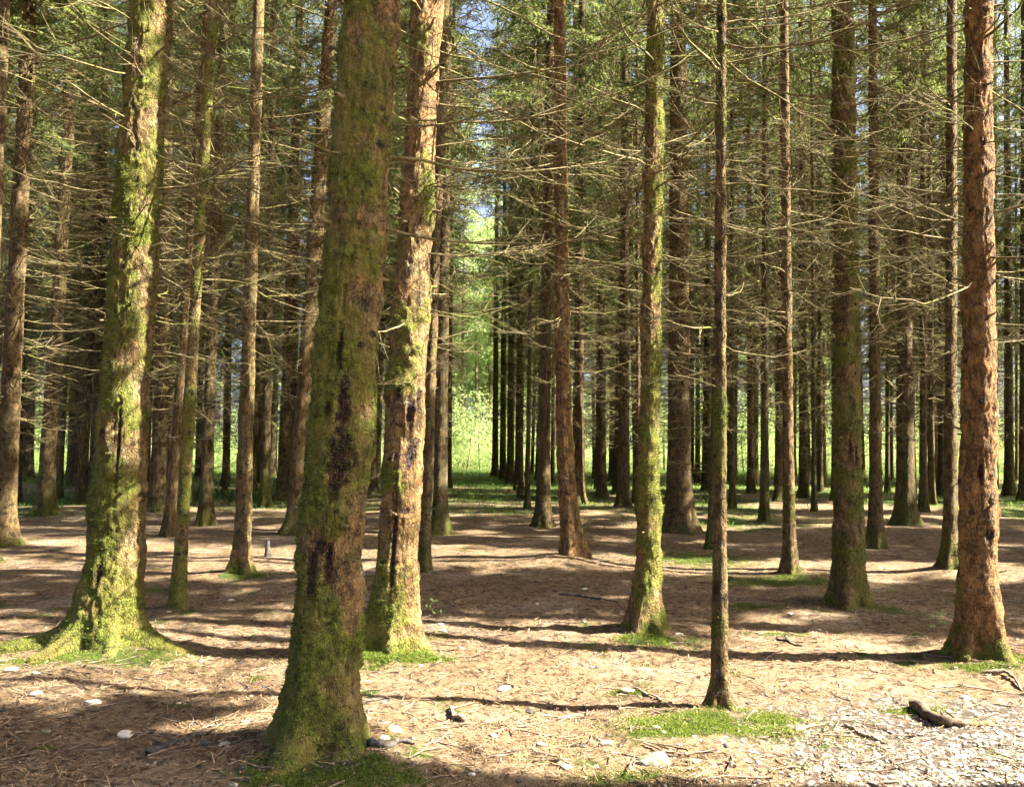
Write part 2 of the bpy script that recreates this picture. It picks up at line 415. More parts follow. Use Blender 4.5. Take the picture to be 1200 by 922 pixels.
def crown_mesh(seed, Lc=11., nb=95, rmax=1.7, bare=.2, nsz=1.0, cnt=1.0, wn=.014):
    """needle sprays along drooping live branches; local z 0 is the crown's lowest branch"""
    g = np.random.default_rng(seed)
    P, D, S, U = [], [], [], []
    tb = Tubes()
    for k in range(nb):
        t = (k + g.random()) / nb
        z = Lc * t
        L = rmax * (1 - t)**.75 * g.uniform(.65, 1.15) + .25
        if t < .2: L *= g.uniform(.55, 1.1)
        a = g.uniform(0, 6.28)
        p = branch_pts(L, g.uniform(-.55, -.15) + .5 * t, g.uniform(.1, .35), g, 7)
        c, s = math.cos(a), math.sin(a); R3 = np.array([[c, -s, 0], [s, c, 0], [0, 0, 1]])
        o = np.array([0, 0, z])
        tb.add(p @ R3.T + o, np.linspace(.016, .004, 7), 3, False)
        dens = g.uniform(.35, 1.1) * (.7 + .45 * min(1, t * 4))
        nt = int(L * 22 * dens * cnt)
        for _ in range(nt):
            u = g.uniform(bare, 1); i = min(5, int(u * 6)); f = u * 6 - i
            b = p[i] * (1 - f) + p[i + 1] * f
            sg = g.choice([-1, 1]); an = sg * g.uniform(.6, 1.1)
            dv = np.array([math.cos(an), math.sin(an), g.uniform(-.75, .05)]); dv /= np.linalg.norm(dv)
            l = g.uniform(.15, .42) * (1.15 - .5 * u)
            m = max(3, int(l * 20))
            w = np.linspace(.08, 1, m)[:, None]
            q = b + dv * l * w + np.array([0, 0, -.18 * l]) * w * w + g.normal(0, .012, (m, 3))
            P.append(q @ R3.T + o)
            e = dv + g.normal(0, .55, (m, 3)); e /= np.linalg.norm(e, axis=1)[:, None]
            D.append(e @ R3.T); S.append(np.full(m, g.uniform(.75, 1.25)))
    P, D, S = np.concatenate(P), np.concatenate(D), np.concatenate(S)
    N = len(P)
    W = np.cross(D, g.normal(0, 1, (N, 3))); W /= np.linalg.norm(W, axis=1)[:, None] + 1e-9
    ln = (.055 * nsz * S)[:, None]; wd = (wn * nsz * S)[:, None]
    V = np.stack([P - D * ln, P + W * wd, P + D * ln, P - W * wd], 1).reshape(-1, 3)
    F = np.arange(4 * N).reshape(-1, 4)
    tv, tf = np.concatenate(tb.V), np.concatenate(tb.F)
    me = mesh_np('needle_crown', np.concatenate([V, tv]), np.concatenate([F, tf + len(V)]), M['needle'])
    me.materials.append(M['twig'])
    mi = np.zeros(len(F) + len(tf), np.int32); mi[len(F):] = 1
    me.polygons.foreach_set('material_index', mi)
    return me, N

CROWN = [crown_mesh(100 + k, nb=110, rmax=[2.0, 2.4, 1.9, 2.5, 2.2, 1.8][k], nsz=.95, cnt=2.6, wn=.0085)[0] for k in range(6)]
SHCROWN = [crown_mesh(150 + k, nb=58, rmax=[1.35, 1.6, 1.45, 1.25][k], nsz=3.0, cnt=1.1)[0] for k in range(4)]
gt = np.random.default_rng(77)
MIDT = [trunk_mesh('trunk', .15, 20, int(gt.integers(4, 7)), .75, .2, .05, 28, 9., 1.0, 200 + k)[0] for k in range(6)]
FART = [trunk_mesh('trunk', .15, 20, 5, .6, .2, .16, 14, 9., .8, 300 + k)[0] for k in range(5)]
TWIGS = [far_twigs(400 + k, 1.5, 10.8, 230, .13) for k in range(6)]

# ------------------------------------------------------------------ trees
def moss_fuzz(P, mo, n, seed, thr=.35, length=.022, zmax=4.5):
    n = int(n * 2.2); length *= .6
    """short moss fronds standing off the bark where it is mossy"""
    g = np.random.default_rng(seed)
    A, Bn, m = P.shape[0], P.shape[1], 0
    zi = np.searchsorted(P[:, 0, 2], [0.0, zmax])
    mo = np.broadcast_to(mo, P.shape[:2])
    i = g.integers(zi[0], zi[1], n * 6); j = g.integers(0, Bn, n * 6)
    p = P[i, j]
    ok = mo[i, j] > thr + .45 + .45 * g.random(len(i))
    i, j, p = i[ok][:n], j[ok][:n], p[ok][:n]
    c = P[i].mean(1)
    out = p - c; out[:, 2] = 0; out /= np.linalg.norm(out, axis=1)[:, None] + 1e-9
    N = len(p)
    d = out * .8 + g.normal(0, .5, (N, 3)) + np.array([0, 0, -.15]); d /= np.linalg.norm(d, axis=1)[:, None]
    W = np.cross(d, g.normal(0, 1, (N, 3))); W /= np.linalg.norm(W, axis=1)[:, None]
    l = length * g.uniform(.5, 1.5, N)[:, None]
    p = p + W * 0
    V = np.stack([p - d * .004 - W * l * .16, p - d * .004 + W * l * .16, p + d * l], 1).reshape(-1, 3)
    me = mesh_np('moss', V, np.arange(3 * N).reshape(-1, 3), M['moss'])
    return me

NAME = 'spruce_tree'
def place_tree(base, radius, lean, red, moss, light, label, group=None, level=1, H=None, crown_z=9., nbr=26, spec=None, seed=0, zb=(1.7, 8.5), crown=True, shade=False):
    """level 2: unique detailed trunk; 1: shared trunk, branches as parts; 0: far"""
    g = np.random.default_rng(seed + 1000)
    H = H or ((24 if base.y > 14 and not shade else 19) + g.uniform(-1.5, 2))
    root = bpy.data.objects.new(NAME, None); COL.objects.link(root)
    root.empty_display_size = .3
    root.location = base
    zax = Vector((lean[0], lean[1], 1)).normalized()
    root.rotation_euler = zax.to_track_quat('Z', 'Y').to_matrix().to_euler()
    # keep the turn about the own axis small so that local x stays world x
    xa = Vector((1, 0, 0)); xa = (xa - zax * xa.dot(zax)).normalized(); ya = zax.cross(xa)
    root.rotation_euler = Matrix((xa, ya, zax)).transposed().to_euler()
    tag(root, label, 'tree', group)
    if level == 2:
        sp = spec or {}
        me, P, mo, knots = trunk_mesh('trunk', radius, H, seed=seed, **sp.get('trunk', {}))
        tr = obj('trunk', me, root)
        if sp.get('fuzz'):
            tag(obj('moss', moss_fuzz(P, mo, sp['fuzz'], seed, sp.get('thr', .35), sp.get('flen', .022)), root), kind='stuff')
    else:
        me = (MIDT if level == 1 else FART)[int(g.integers(0, 5))]
        k = radius / .15
        tr = obj('trunk', me, root, (0, 0, 0), (0, 0, g.uniform(0, 6.28)), (k, k, H / 20))
    tr.color = (red if level == 2 else red * .45, moss if level == 2 else min(1, moss + .22), light if level == 2 else light * .72, 1)  # mid and far bark colour darkened, standing in for shade on those trunks
    if level >= 1:
        sp = spec or {}
        for b in range(nbr):
            z = zb[0] + (zb[1] - zb[0]) * ((b + g.random()) / nbr)**.85
            a = g.uniform(0, 6.28)
            rr = trunk_r(radius, z, H) * .85
            cx = cy = 0
            if sp.get('trunk', {}).get('curve'): cx, cy = [float(q) for q in sp['trunk']['curve'](np.array(z))]
            s = g.uniform(.5, 1.1)**1.3 * 1.25 * sp.get('bscale', 1.)
            low = min(1, .45 + .55 * (z - zb[0]) / 2.5)
            obj('dead_branch', BRANCH[int(g.integers(0, len(BRANCH)))], root, (math.cos(a) * rr + cx, math.sin(a) * rr + cy, z), (g.uniform(-.5, .5), g.uniform(-.15, .15), a), (s * low, s * low, s * low))
        for (z, a, s, k, roll) in sp.get('long', ()):
            rr = trunk_r(radius, z, H) * .85
            obj('dead_branch', BRANCH_LONG[k], root, (math.cos(a) * rr, math.sin(a) * rr, z), (roll, 0, a), (s, s, s))
        if level == 2:
            for b in range(sp.get('stubs', 16)):
                z = g.uniform(.5, 5.5); a = g.uniform(0, 6.28); rr = trunk_r(radius, z, H) * .97
                cx = cy = 0
                if sp.get('trunk', {}).get('curve'): cx, cy = [float(q) for q in sp['trunk']['curve'](np.array(z))]
                s = min(1, radius / .14)
                obj('branch_stub', STUB[b % 5], root, (math.cos(a) * rr + cx, math.sin(a) * rr + cy, z), (0, g.uniform(-.4, .3), a), (s, s, s))
    if level < 2 and not shade:
        s = g.uniform(.85, 1.15) * (.65 if base.y > 15 and abs(base.x + .045 * base.y) < 2.2 else 1)
        obj('dead_twigs', TWIGS[int(g.integers(0, 6))], root, (0, 0, g.uniform(-.5, .6)), (0, 0, g.uniform(0, 6.28)), (s, s, 1))
    if crown:
        s = (H + .8 - crown_z) / 11.
        w = min(1.15, max(.7, radius / .15)) * g.uniform(.9, 1.15)
        if base.y > 15 and abs(base.x + .045 * base.y) < 2.2: w *= (1.35 if base.y < 25.5 else .62)
        obj('crown', SHCROWN[int(g.integers(0, 4))] if shade else CROWN[int(g.integers(0, 6))], root, (0, 0, crown_z), (0, 0, g.uniform(0, 6.28)), (w, w, s))
    return root

PI = math.pi
# wound angles: -pi/2 faces the camera.  (angle, height, half width m, half height m)
SPEC = {
 'front': dict(trunk=dict(dz=.016, sides=110, flare=.55, fh=.16, lobes=5, disp=1.25, zfine=4.2,
        wounds=((-1.35, 1.75, .035, .20), (-1.45, 1.35, .030, .10), (-1.3, 1.48, .075, .16), (-1.95, .90, .030, .17), (-1.45, .95, .020, .13), (-1.75, 1.02, .05, .04), (-1.62, 2.05, .02, .12), (-1.85, 1.73, .022, .05)),
        mossf=lambda T, Z: .55 + .45 * np.cos(T - 3.3) * .6 + .35 * np.exp(-np.clip(Z, 0, None) / .5)), fuzz=9000, thr=.22, flen=.02, stubs=14, bscale=.8,
        long=((3.15, .5, .9, 0, .2), (3.6, 2.6, .8, 1, 0), (2.75, 0.25, .9, 1, .3))),
 'orange': dict(trunk=dict(dz=.022, sides=88, flare=.5, fh=.2, lobes=5, disp=1.15, zfine=5.5,
        wounds=((-1.25, 1.75, .030, .12), (-1.0, 1.50, .040, .07), (-1.15, 1.42, .05, .1), (-1.75, .75, .018, .45), (-.75, 1.85, .025, .12), (-1.2, 1.02, .06, .03)),
        mossf=lambda T, Z: .25 + .35 * np.cos(T - 3.6) + .9 * np.exp(-np.clip(Z, 0, None) / .35)), fuzz=5000, thr=.45, flen=.028, stubs=12,
        long=((3.02, -.25, .52, 2, .2), (3.55, -.45, .8, 1, 0.2), (4.05, -.1, .95, 0, .1), (4.4, -.2, .95, 0, -.4), (2.6, .4, .5, 3, .2))),
 'rooted': dict(trunk=dict(dz=.022, sides=110, flare=.6, fh=.17, lobes=5, disp=1.6, zfine=5.5,
        wounds=((-1.3, 1.55, .014, .35), (-1.7, .55, .02, .1)), roots=((3.3, .44, .15, .08), (2.2, .3, .15, .1), (-.15, .26, .17, .10), (4.1, .22, .17, .09), (5.2, .16, .15, .09)),
        mossf=lambda T, Z: .45 + .25 * np.cos(T - 4.0) + .8 * np.exp(-np.clip(Z, 0, None) / .45)), fuzz=9000, thr=.28, flen=.024, stubs=16,
        long=((3.75, 2.75, .95, 0, 0), (3.5, -.7, .6, 1, 0), (4.3, 2.6, .8, 3, 0), (3.1, 2.9, .7, 3, 0), (2.85, .3, .5, 1, 0))),
 'gravel': dict(trunk=dict(dz=.022, sides=88, flare=.7, fh=.17, lobes=5, disp=1.15, zfine=5.5, wounds=((-2.0, 1.35, .02, .1), (-1.5, .9, .03, .05)),
        mossf=lambda T, Z: -.3 + 1.5 * np.exp(-np.clip(Z, 0, None) / .42)), fuzz=4000, thr=.36, flen=.026, stubs=30,
        long=((3.05, 2.75, .62, 1, 0), (3.3, 3.4, .7, 3, 0), (2.75, 3.0, .55, 3, .3), (3.9, 2.8, .7, 1, 0), (2.9, .3, .7, 3, 0), (2.5, -.2, .6, 1, 0))),
 'yellow': dict(trunk=dict(dz=.024, sides=72, flare=.75, fh=.2, lobes=5, disp=1.5, zfine=6, mossf=lambda T, Z: .55 + .35 * np.cos(T + .4)),
        fuzz=6000, thr=.2, flen=.02, stubs=26, long=((3.0, 3.3, .5, 3, 0), (2.7, 2.8, .4, 1, 0), (3.6, .1, .6, 3, 0), (3.2, -.2, .5, 1, 0), (4.2, .3, .6, 3, 0), (4.5, 3.4, .6, 3, 0), (2.2, .2, .4, 3, 0))),
 'thin': dict(trunk=dict(dz=.018, sides=40, flare=1.1, fh=.10, lobes=4, disp=1.3, zfine=5, mossf=lambda T, Z: -.1 + .14 * Z + .6 * np.exp(-((Z - 1.55) / .12)**2) + .5 * np.exp(-((Z - 1.85) / .1)**2) + .4 * np.exp(-np.clip(Z, 0, None) / .3)),
        fuzz=1500, thr=.42, flen=.022, stubs=44, bscale=.9, long=((3.0, .35, .5, 3, 0), (3.4, -.2, .5, 3, 0), (2.6, 3.5, .35, 1, 0))),
 'scar': dict(trunk=dict(dz=.026, sides=72, flare=.8, fh=.2, lobes=5, disp=1.1, zfine=6, wounds=((-1.2, 1.45, .03, .12), (-1.75, 1.55, .015, .1), (-.8, 2.55, .02, .12)),
        mossf=lambda T, Z: .55 + .4 * np.cos(T - .2)), fuzz=6000, thr=.3, flen=.018, stubs=24, long=((3.0, .2, .5, 1, 0), (3.4, 3.0, .6, 3, 0))),
 'curved': dict(trunk=dict(dz=.03, sides=56, flare=.55, fh=.25, lobes=4, disp=1.0, zfine=8, curve=lambda Z: (.16 * np.exp(-np.clip(Z, 0, None) / .9), 0 * Z),
        mossf=lambda T, Z: .1 + .3 * np.cos(T + .3)), fuzz=900, thr=.45, flen=.02, stubs=24, long=((4.6, .2, .5, 3, 0), (4.2, 3., .5, 1, 0), (4.0, .1, .5, 1, 0))),
 'plain': dict(trunk=dict(dz=.03, sides=48, flare=.75, fh=.2, lobes=5, disp=1.0, zfine=7), fuzz=1500, thr=.42, flen=.022, stubs=20),
 'white': dict(trunk=dict(dz=.03, sides=40, flare=.6, fh=.2, lobes=4, disp=1.0, zfine=7, mossf=lambda T, Z: .55 + 0 * Z), fuzz=1800, thr=.3, flen=.02, stubs=20),
}
# base pixel, width px at eye level, a second pixel on the axis, redness, moss, lightness, spec, label
TREES = [
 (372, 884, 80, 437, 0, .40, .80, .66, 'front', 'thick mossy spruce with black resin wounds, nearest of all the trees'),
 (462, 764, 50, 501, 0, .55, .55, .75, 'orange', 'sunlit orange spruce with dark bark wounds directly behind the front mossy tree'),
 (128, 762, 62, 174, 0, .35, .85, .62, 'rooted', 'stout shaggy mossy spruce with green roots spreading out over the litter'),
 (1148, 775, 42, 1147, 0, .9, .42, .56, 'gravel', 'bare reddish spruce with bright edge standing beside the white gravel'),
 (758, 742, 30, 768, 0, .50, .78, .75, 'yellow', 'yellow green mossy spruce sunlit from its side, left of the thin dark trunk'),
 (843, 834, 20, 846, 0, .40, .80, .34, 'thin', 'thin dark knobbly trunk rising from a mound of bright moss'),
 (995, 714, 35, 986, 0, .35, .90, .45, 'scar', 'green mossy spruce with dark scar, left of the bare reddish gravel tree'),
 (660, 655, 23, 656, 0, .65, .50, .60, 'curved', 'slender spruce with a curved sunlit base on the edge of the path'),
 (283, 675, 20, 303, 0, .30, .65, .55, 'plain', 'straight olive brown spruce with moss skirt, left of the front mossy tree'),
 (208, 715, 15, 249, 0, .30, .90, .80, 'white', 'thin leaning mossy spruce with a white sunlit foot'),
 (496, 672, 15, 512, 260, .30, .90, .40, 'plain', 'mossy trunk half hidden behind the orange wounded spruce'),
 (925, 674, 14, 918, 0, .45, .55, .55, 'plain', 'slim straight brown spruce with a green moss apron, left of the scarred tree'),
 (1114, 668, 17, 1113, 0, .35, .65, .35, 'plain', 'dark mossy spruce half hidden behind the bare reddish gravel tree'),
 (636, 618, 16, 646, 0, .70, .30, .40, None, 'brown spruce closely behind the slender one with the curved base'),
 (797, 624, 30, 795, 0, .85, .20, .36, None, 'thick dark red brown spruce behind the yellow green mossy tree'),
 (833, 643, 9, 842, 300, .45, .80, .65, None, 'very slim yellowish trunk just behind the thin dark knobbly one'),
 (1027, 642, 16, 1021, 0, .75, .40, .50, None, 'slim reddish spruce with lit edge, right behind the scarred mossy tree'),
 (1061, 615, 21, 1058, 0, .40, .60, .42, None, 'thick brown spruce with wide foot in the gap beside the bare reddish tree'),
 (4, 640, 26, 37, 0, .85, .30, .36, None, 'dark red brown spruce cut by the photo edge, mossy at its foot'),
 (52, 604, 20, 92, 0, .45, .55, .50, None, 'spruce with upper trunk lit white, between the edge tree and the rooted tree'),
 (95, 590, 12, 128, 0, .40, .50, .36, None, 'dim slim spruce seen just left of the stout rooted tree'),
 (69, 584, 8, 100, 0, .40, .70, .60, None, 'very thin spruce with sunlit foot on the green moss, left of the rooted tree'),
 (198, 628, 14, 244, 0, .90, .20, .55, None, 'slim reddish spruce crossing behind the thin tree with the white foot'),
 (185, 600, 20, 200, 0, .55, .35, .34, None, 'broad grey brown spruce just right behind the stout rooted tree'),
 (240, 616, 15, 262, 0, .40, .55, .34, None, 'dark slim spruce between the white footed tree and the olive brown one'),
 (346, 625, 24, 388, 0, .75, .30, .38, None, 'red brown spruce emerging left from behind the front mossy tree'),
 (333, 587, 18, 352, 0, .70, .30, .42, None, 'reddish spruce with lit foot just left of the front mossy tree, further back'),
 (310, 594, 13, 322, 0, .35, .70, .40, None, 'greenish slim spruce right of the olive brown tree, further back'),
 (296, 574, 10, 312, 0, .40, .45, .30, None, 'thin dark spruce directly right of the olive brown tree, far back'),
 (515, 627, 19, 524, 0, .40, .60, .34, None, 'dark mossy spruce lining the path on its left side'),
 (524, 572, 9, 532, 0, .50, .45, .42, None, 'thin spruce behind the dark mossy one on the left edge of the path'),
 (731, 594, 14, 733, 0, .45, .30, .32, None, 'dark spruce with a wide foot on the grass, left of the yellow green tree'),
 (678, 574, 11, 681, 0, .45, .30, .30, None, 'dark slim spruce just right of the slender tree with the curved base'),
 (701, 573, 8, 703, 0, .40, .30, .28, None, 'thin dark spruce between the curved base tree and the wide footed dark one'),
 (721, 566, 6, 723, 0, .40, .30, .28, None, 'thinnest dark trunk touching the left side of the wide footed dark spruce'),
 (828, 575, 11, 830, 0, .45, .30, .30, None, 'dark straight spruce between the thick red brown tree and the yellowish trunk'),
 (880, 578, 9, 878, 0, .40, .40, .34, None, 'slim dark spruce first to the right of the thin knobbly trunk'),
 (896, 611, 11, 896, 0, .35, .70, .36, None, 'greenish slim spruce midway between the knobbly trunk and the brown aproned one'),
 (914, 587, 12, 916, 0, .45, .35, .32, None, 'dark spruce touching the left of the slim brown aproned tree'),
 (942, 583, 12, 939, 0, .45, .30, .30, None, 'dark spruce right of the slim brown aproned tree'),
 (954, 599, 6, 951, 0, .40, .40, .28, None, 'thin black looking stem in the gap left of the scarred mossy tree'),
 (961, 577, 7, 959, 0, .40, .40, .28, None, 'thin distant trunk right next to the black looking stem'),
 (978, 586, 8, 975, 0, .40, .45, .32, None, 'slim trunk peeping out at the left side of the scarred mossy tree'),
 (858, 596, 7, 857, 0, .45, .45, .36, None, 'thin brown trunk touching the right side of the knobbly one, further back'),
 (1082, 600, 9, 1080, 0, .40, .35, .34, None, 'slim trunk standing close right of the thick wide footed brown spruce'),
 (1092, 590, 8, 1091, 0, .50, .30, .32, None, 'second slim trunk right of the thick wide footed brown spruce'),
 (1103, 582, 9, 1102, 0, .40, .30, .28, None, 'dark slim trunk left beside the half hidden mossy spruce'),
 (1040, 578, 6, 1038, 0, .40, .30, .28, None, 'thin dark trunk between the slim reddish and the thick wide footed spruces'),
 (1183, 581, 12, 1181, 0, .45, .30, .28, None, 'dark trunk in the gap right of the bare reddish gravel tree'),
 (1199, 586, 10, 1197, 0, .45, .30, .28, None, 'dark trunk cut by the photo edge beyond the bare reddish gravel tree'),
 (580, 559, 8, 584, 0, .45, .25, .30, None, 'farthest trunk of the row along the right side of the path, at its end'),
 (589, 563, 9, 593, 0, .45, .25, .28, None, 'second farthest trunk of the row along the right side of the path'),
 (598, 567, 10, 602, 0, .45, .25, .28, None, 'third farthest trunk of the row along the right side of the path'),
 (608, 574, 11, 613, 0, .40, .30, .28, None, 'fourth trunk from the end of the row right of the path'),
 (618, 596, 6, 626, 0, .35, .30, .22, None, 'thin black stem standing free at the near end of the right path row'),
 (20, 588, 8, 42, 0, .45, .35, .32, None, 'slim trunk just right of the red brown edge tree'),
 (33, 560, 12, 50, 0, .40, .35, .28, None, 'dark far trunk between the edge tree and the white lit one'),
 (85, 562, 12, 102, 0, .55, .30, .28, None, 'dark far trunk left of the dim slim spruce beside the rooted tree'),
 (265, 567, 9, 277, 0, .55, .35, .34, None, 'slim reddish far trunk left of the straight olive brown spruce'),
]

spots = []                                             # (x, y, r) used for spacing and for the undergrowth
built = []
for i, t in enumerate(TREES):
    p = at_ground(t[0], t[1]); built.append(p)
for i, (t, p) in enumerate(zip(TREES, built)):
    if p.y < 13: MOUNDS.append((p.x, p.y, min(.09, .5 * t[2] * p.y / FPX * .5), .30 + t[2] * p.y / FPX))
MOUNDS.append((1.0, 4.72, .06, .35)); MOUNDS.append((2.6, 4.6, .05, .8))
for i, t in enumerate(TREES):
    px, py, w, x2, y2, red, moss, lig, sp, label = t
    p = built[i].copy(); Y = p.y
    rad = .5 * w * Y / FPX * (.72 if sp == 'thin' else .82)
    p.y += -rad * .35 if sp else rad * .5
    p.x *= p.y / Y
    p.z = gh(p.x, p.y)
    q = at_depth(x2, y2, p.y)
    lean = ((q.x - p.x) / (q.z - p.z), random.uniform(-.008, .008))
    lvl = 2 if sp else (1 if Y < 27 else 0)
    near = Y < 13.5
    cz = (10.5 if near else max(.40 * p.y + 1.6, random.uniform(6.0, 8.0)) if p.y < 24 else random.uniform(5.6, 7.6))
    if p.y > 15 and abs(p.x + .045 * p.y) < 2.2: cz = max(cz, random.uniform(8.0, 10)) if p.y > 21 else random.uniform(5.8, 6.6)
    if sp == 'thin': cz = 5.6
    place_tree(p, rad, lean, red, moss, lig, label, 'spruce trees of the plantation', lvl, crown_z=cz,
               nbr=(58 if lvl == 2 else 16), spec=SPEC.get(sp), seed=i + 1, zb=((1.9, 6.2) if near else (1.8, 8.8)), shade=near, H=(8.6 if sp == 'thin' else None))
    spots.append((p.x, p.y, rad))

def free(x, y, d): return all((x - a)**2 + (y - b)**2 > d * d for a, b, _ in spots)
def in_path(x, y): return abs(x + .045 * y - .02) < 1.25 and y > 6
def in_view(x, y, m=1.02): return y > 1 and abs(x) < .6 * y * m

# the left row of the path, mostly hidden one behind the other
for k, Z in enumerate((20., 24., 28.5, 35., 42.)):
    x = -.045 * Z - 1.25 - .1 * (k == 0)
    place_tree(Vector((x, Z, gh(x, Z))), .15, (.012, 0), .5, .4, .34, 'dark trunk hidden in line behind the mossy spruce on the left of the path', 'left path row behind its first tree', 0, crown_z=(5.6, 6.6, 8.5, 9., 9.5)[k], seed=470 + k)
    spots.append((x, Z, .15))
# the crowd of far trunks
gf = np.random.default_rng(5)
far = []
tries = 0
while len(far) < 165 and tries < 6000:
    tries += 1
    y = math.sqrt(gf.uniform(23**2, 48**2)); x = gf.uniform(-.62, .62) * y
    if in_path(x, y) or not free(x, y, 1.3): continue
    yl = y + .14 * (x + 1)
    if x > 5 and (22.5 < yl < 26 or 31 < yl < 35): continue
    # keep the two bright windows at eye level a little open
    place_tree(Vector((x, y, gh(x, y))), gf.uniform(.06, .145), (gf.normal(.012, .012), gf.normal(0, .01)), gf.uniform(.2, .8), gf.uniform(.1, .5), gf.uniform(.24, .42),
               'slim dark spruce trunk in the crowd far behind the nearer trees', 'far crowd of spruce trunks', 0, crown_z=gf.uniform(5.0, 7.5), seed=500 + len(far))
    far.append(1); spots.append((x, y, .15))
# unseen trees added out of the frame on the sunny side to cast dappled shade
SHADE = []
LANES = [(2.9, 8.8), (10.4, 13.4)]                       # sunny lanes: no crowns that would shade the ground in view
for k in range(1500):
    if len(SHADE) >= 60: break
    y = gf.uniform(1.0, 42); x = gf.uniform(max(.62 * y + 1.5, 5), .62 * y + 24)
    if x > 34 or not free(x, y, 2.0): continue
    if 22.5 < y + .14 * (x + 1) < 26 or 31 < y + .14 * (x + 1) < 35: continue
    if any(a < y + .14 * (x - 1) < b for a, b in LANES): continue
    if y + .14 * (x - 1) < 2.9 and x > 10.5: continue
    if y > 13 and gf.random() < .45: spots.append((x, y, .15)); continue
    SHADE.append((x, y)); spots.append((x, y, .15))
NSH = len(SHADE); SHADE += [(8.6, 3.0), (7.4, 3.25), (9.6, 1.6), (6.0, 7.3), (6.4, 3.1), (5.6, 1.9)]  # added by hand to shade chosen trunks and ground
for k, (x, y) in enumerate(SHADE):
    place_tree(Vector((x, y, gh(x, y))), gf.uniform(.12, .2), (gf.normal(0, .01), 0), .5, .4, .4,
               'unseen spruce added outside the picture on the sunny side to cast shade', 'spruces beyond the picture edge', 0, crown_z=(8.6 if k >= NSH else gf.uniform(7.5, 9.5)), seed=900 + k, shade=True)
for k, (x, y) in enumerate([(-6.5, 8.5), (-7.5, 12), (-9.5, 14.5), (-5.6, 5.2), (-12, 19), (-14.5, 22), (-2.5, -2), (3.5, -3), (-6, 1)]):
    place_tree(Vector((x, y, gh(x, y))), .17, (.01, 0), .5, .4, .4,
               'spruce standing outside the picture on the shaded side', 'spruces beyond the picture edge', 0, crown_z=9, seed=980 + k, shade=True)

# ------------------------------------------------------------------ ground sheet
def axis(lim, fine, s0, grow):
    a = [0.0]; s = s0
    while a[-1] < lim:
        if a[-1] > fine: s *= grow
        a.append(a[-1] + s)
    return np.array(a)
yp = axis(400, 6.5, .026, 1.03); yn = axis(300, .1, .25, 1.35)
ys = np.concatenate([(-yn[::-1])[:-1], yp]) + 2.6
xp = axis(400, 4.2, .032, 1.06)
xs = np.concatenate([(-xp[::-1])[:-1], xp])
GX, GY = np.meshgrid(xs, ys)
GZ = ground_h(GX, GY)
PATCH = [                                              # px, py, radius x m, radius y m, strength, blade length, blades
 (395, 905, .42, .22, 1, .035, 2600), (330, 905, .30, .16, 1, .03, 1200), (455, 905, .22, .14, .8, .03, 700),
 (838, 848, .38, .17, 1.1, .045, 4200), (780, 858, .25, .12, .8, .035, 900), (900, 842, .18, .12, .6, .035, 500),
 (125, 768, .55, .20, .9, .028, 2200), (40, 775, .4, .07, .9, .028, 900), (185, 765, .22, .12, .7, .028, 600),
 (455, 768, .26, .14, 1.1, .06, 1800), (515, 772, .07, .05, 1, .05, 200),
 (765, 748, .26, .14, 1, .045, 1300), (1150, 778, .36, .14, .9, .035, 1400), (1195, 770, .14, .2, .8, .035, 500),
 (735, 812, .13, .06, .9, .03, 350), (820, 655, .75, .7, .9, .05, 2200), (905, 682, .7, .35, .9, .05, 1600), (880, 712, .30, .12, .7, .035, 600),
 (908, 744, .22, .08, .7, .035, 450), (1075, 833, .18, .1, .8, .035, 400), (1045, 715, .4, .25, .6, .03, 600), (285, 674, .4, .3, .9, .035, 900),
 (300, 795, .07, .04, .6, .03, 100), (55, 878, .06, .03, .6, .04, 100), (210, 828, .09, .05, .5, .025, 120), (640, 890, .16, .08, .5, .025, 250), (735, 915, .3, .08, .6, .03, 500),
 (188, 692, .3, .2, .7, .03, 500), (925, 676, .3, .2, .9, .035, 500),
]
green = sstep(14, 25, GY + 5 * fbm(GX * .35, GY * .35, 4, 3, 33)) * (.60 + .6 * fbm(GX * .5, GY * .3, 8, 3, 44))
for (px, py, rx, ry, st, bl, nb) in PATCH:
    c = at_ground(px, py)
    green = np.maximum(green, st * np.exp(-(((GX - c.x) / rx)**2 + ((GY - c.y) / ry)**2) * .9))
TUFT = []
gq = np.random.default_rng(17)
for k in range(190):
    y = 3.7 + 11 * gq.random()**1.3; x = gq.uniform(-.64, .64) * y
    if fbm(x * .5, y * .5, 2, 2, 88) < -.2: continue
    r = gq.uniform(.03, .17); TUFT.append((x, y, r))
    green = np.maximum(green, .55 * np.exp(-((GX - x)**2 + (GY - y)**2) / (r * r * 1.6)))
green = np.maximum(green, sstep(40, 55, GY))
gravel = np.exp(-(((GX - 2.9) / 1.5)**2 + ((GY - 4.35) / .8)**2)) * 1.15 + .42 * np.exp(-(((GX - 2.3) / 2.2)**2 + ((GY - 5.4) / .8)**2))
n, m = GX.shape
i = np.arange(n - 1)[:, None] * m; j = np.arange(m - 1)[None]
F = np.stack([i + j, i + j + 1, i + m + j + 1, i + m + j], -1).reshape(-1, 4)
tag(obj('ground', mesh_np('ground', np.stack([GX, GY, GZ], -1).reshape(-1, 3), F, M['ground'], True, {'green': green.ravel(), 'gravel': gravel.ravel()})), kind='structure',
    label='forest floor of brown needle litter with moss and gravel')

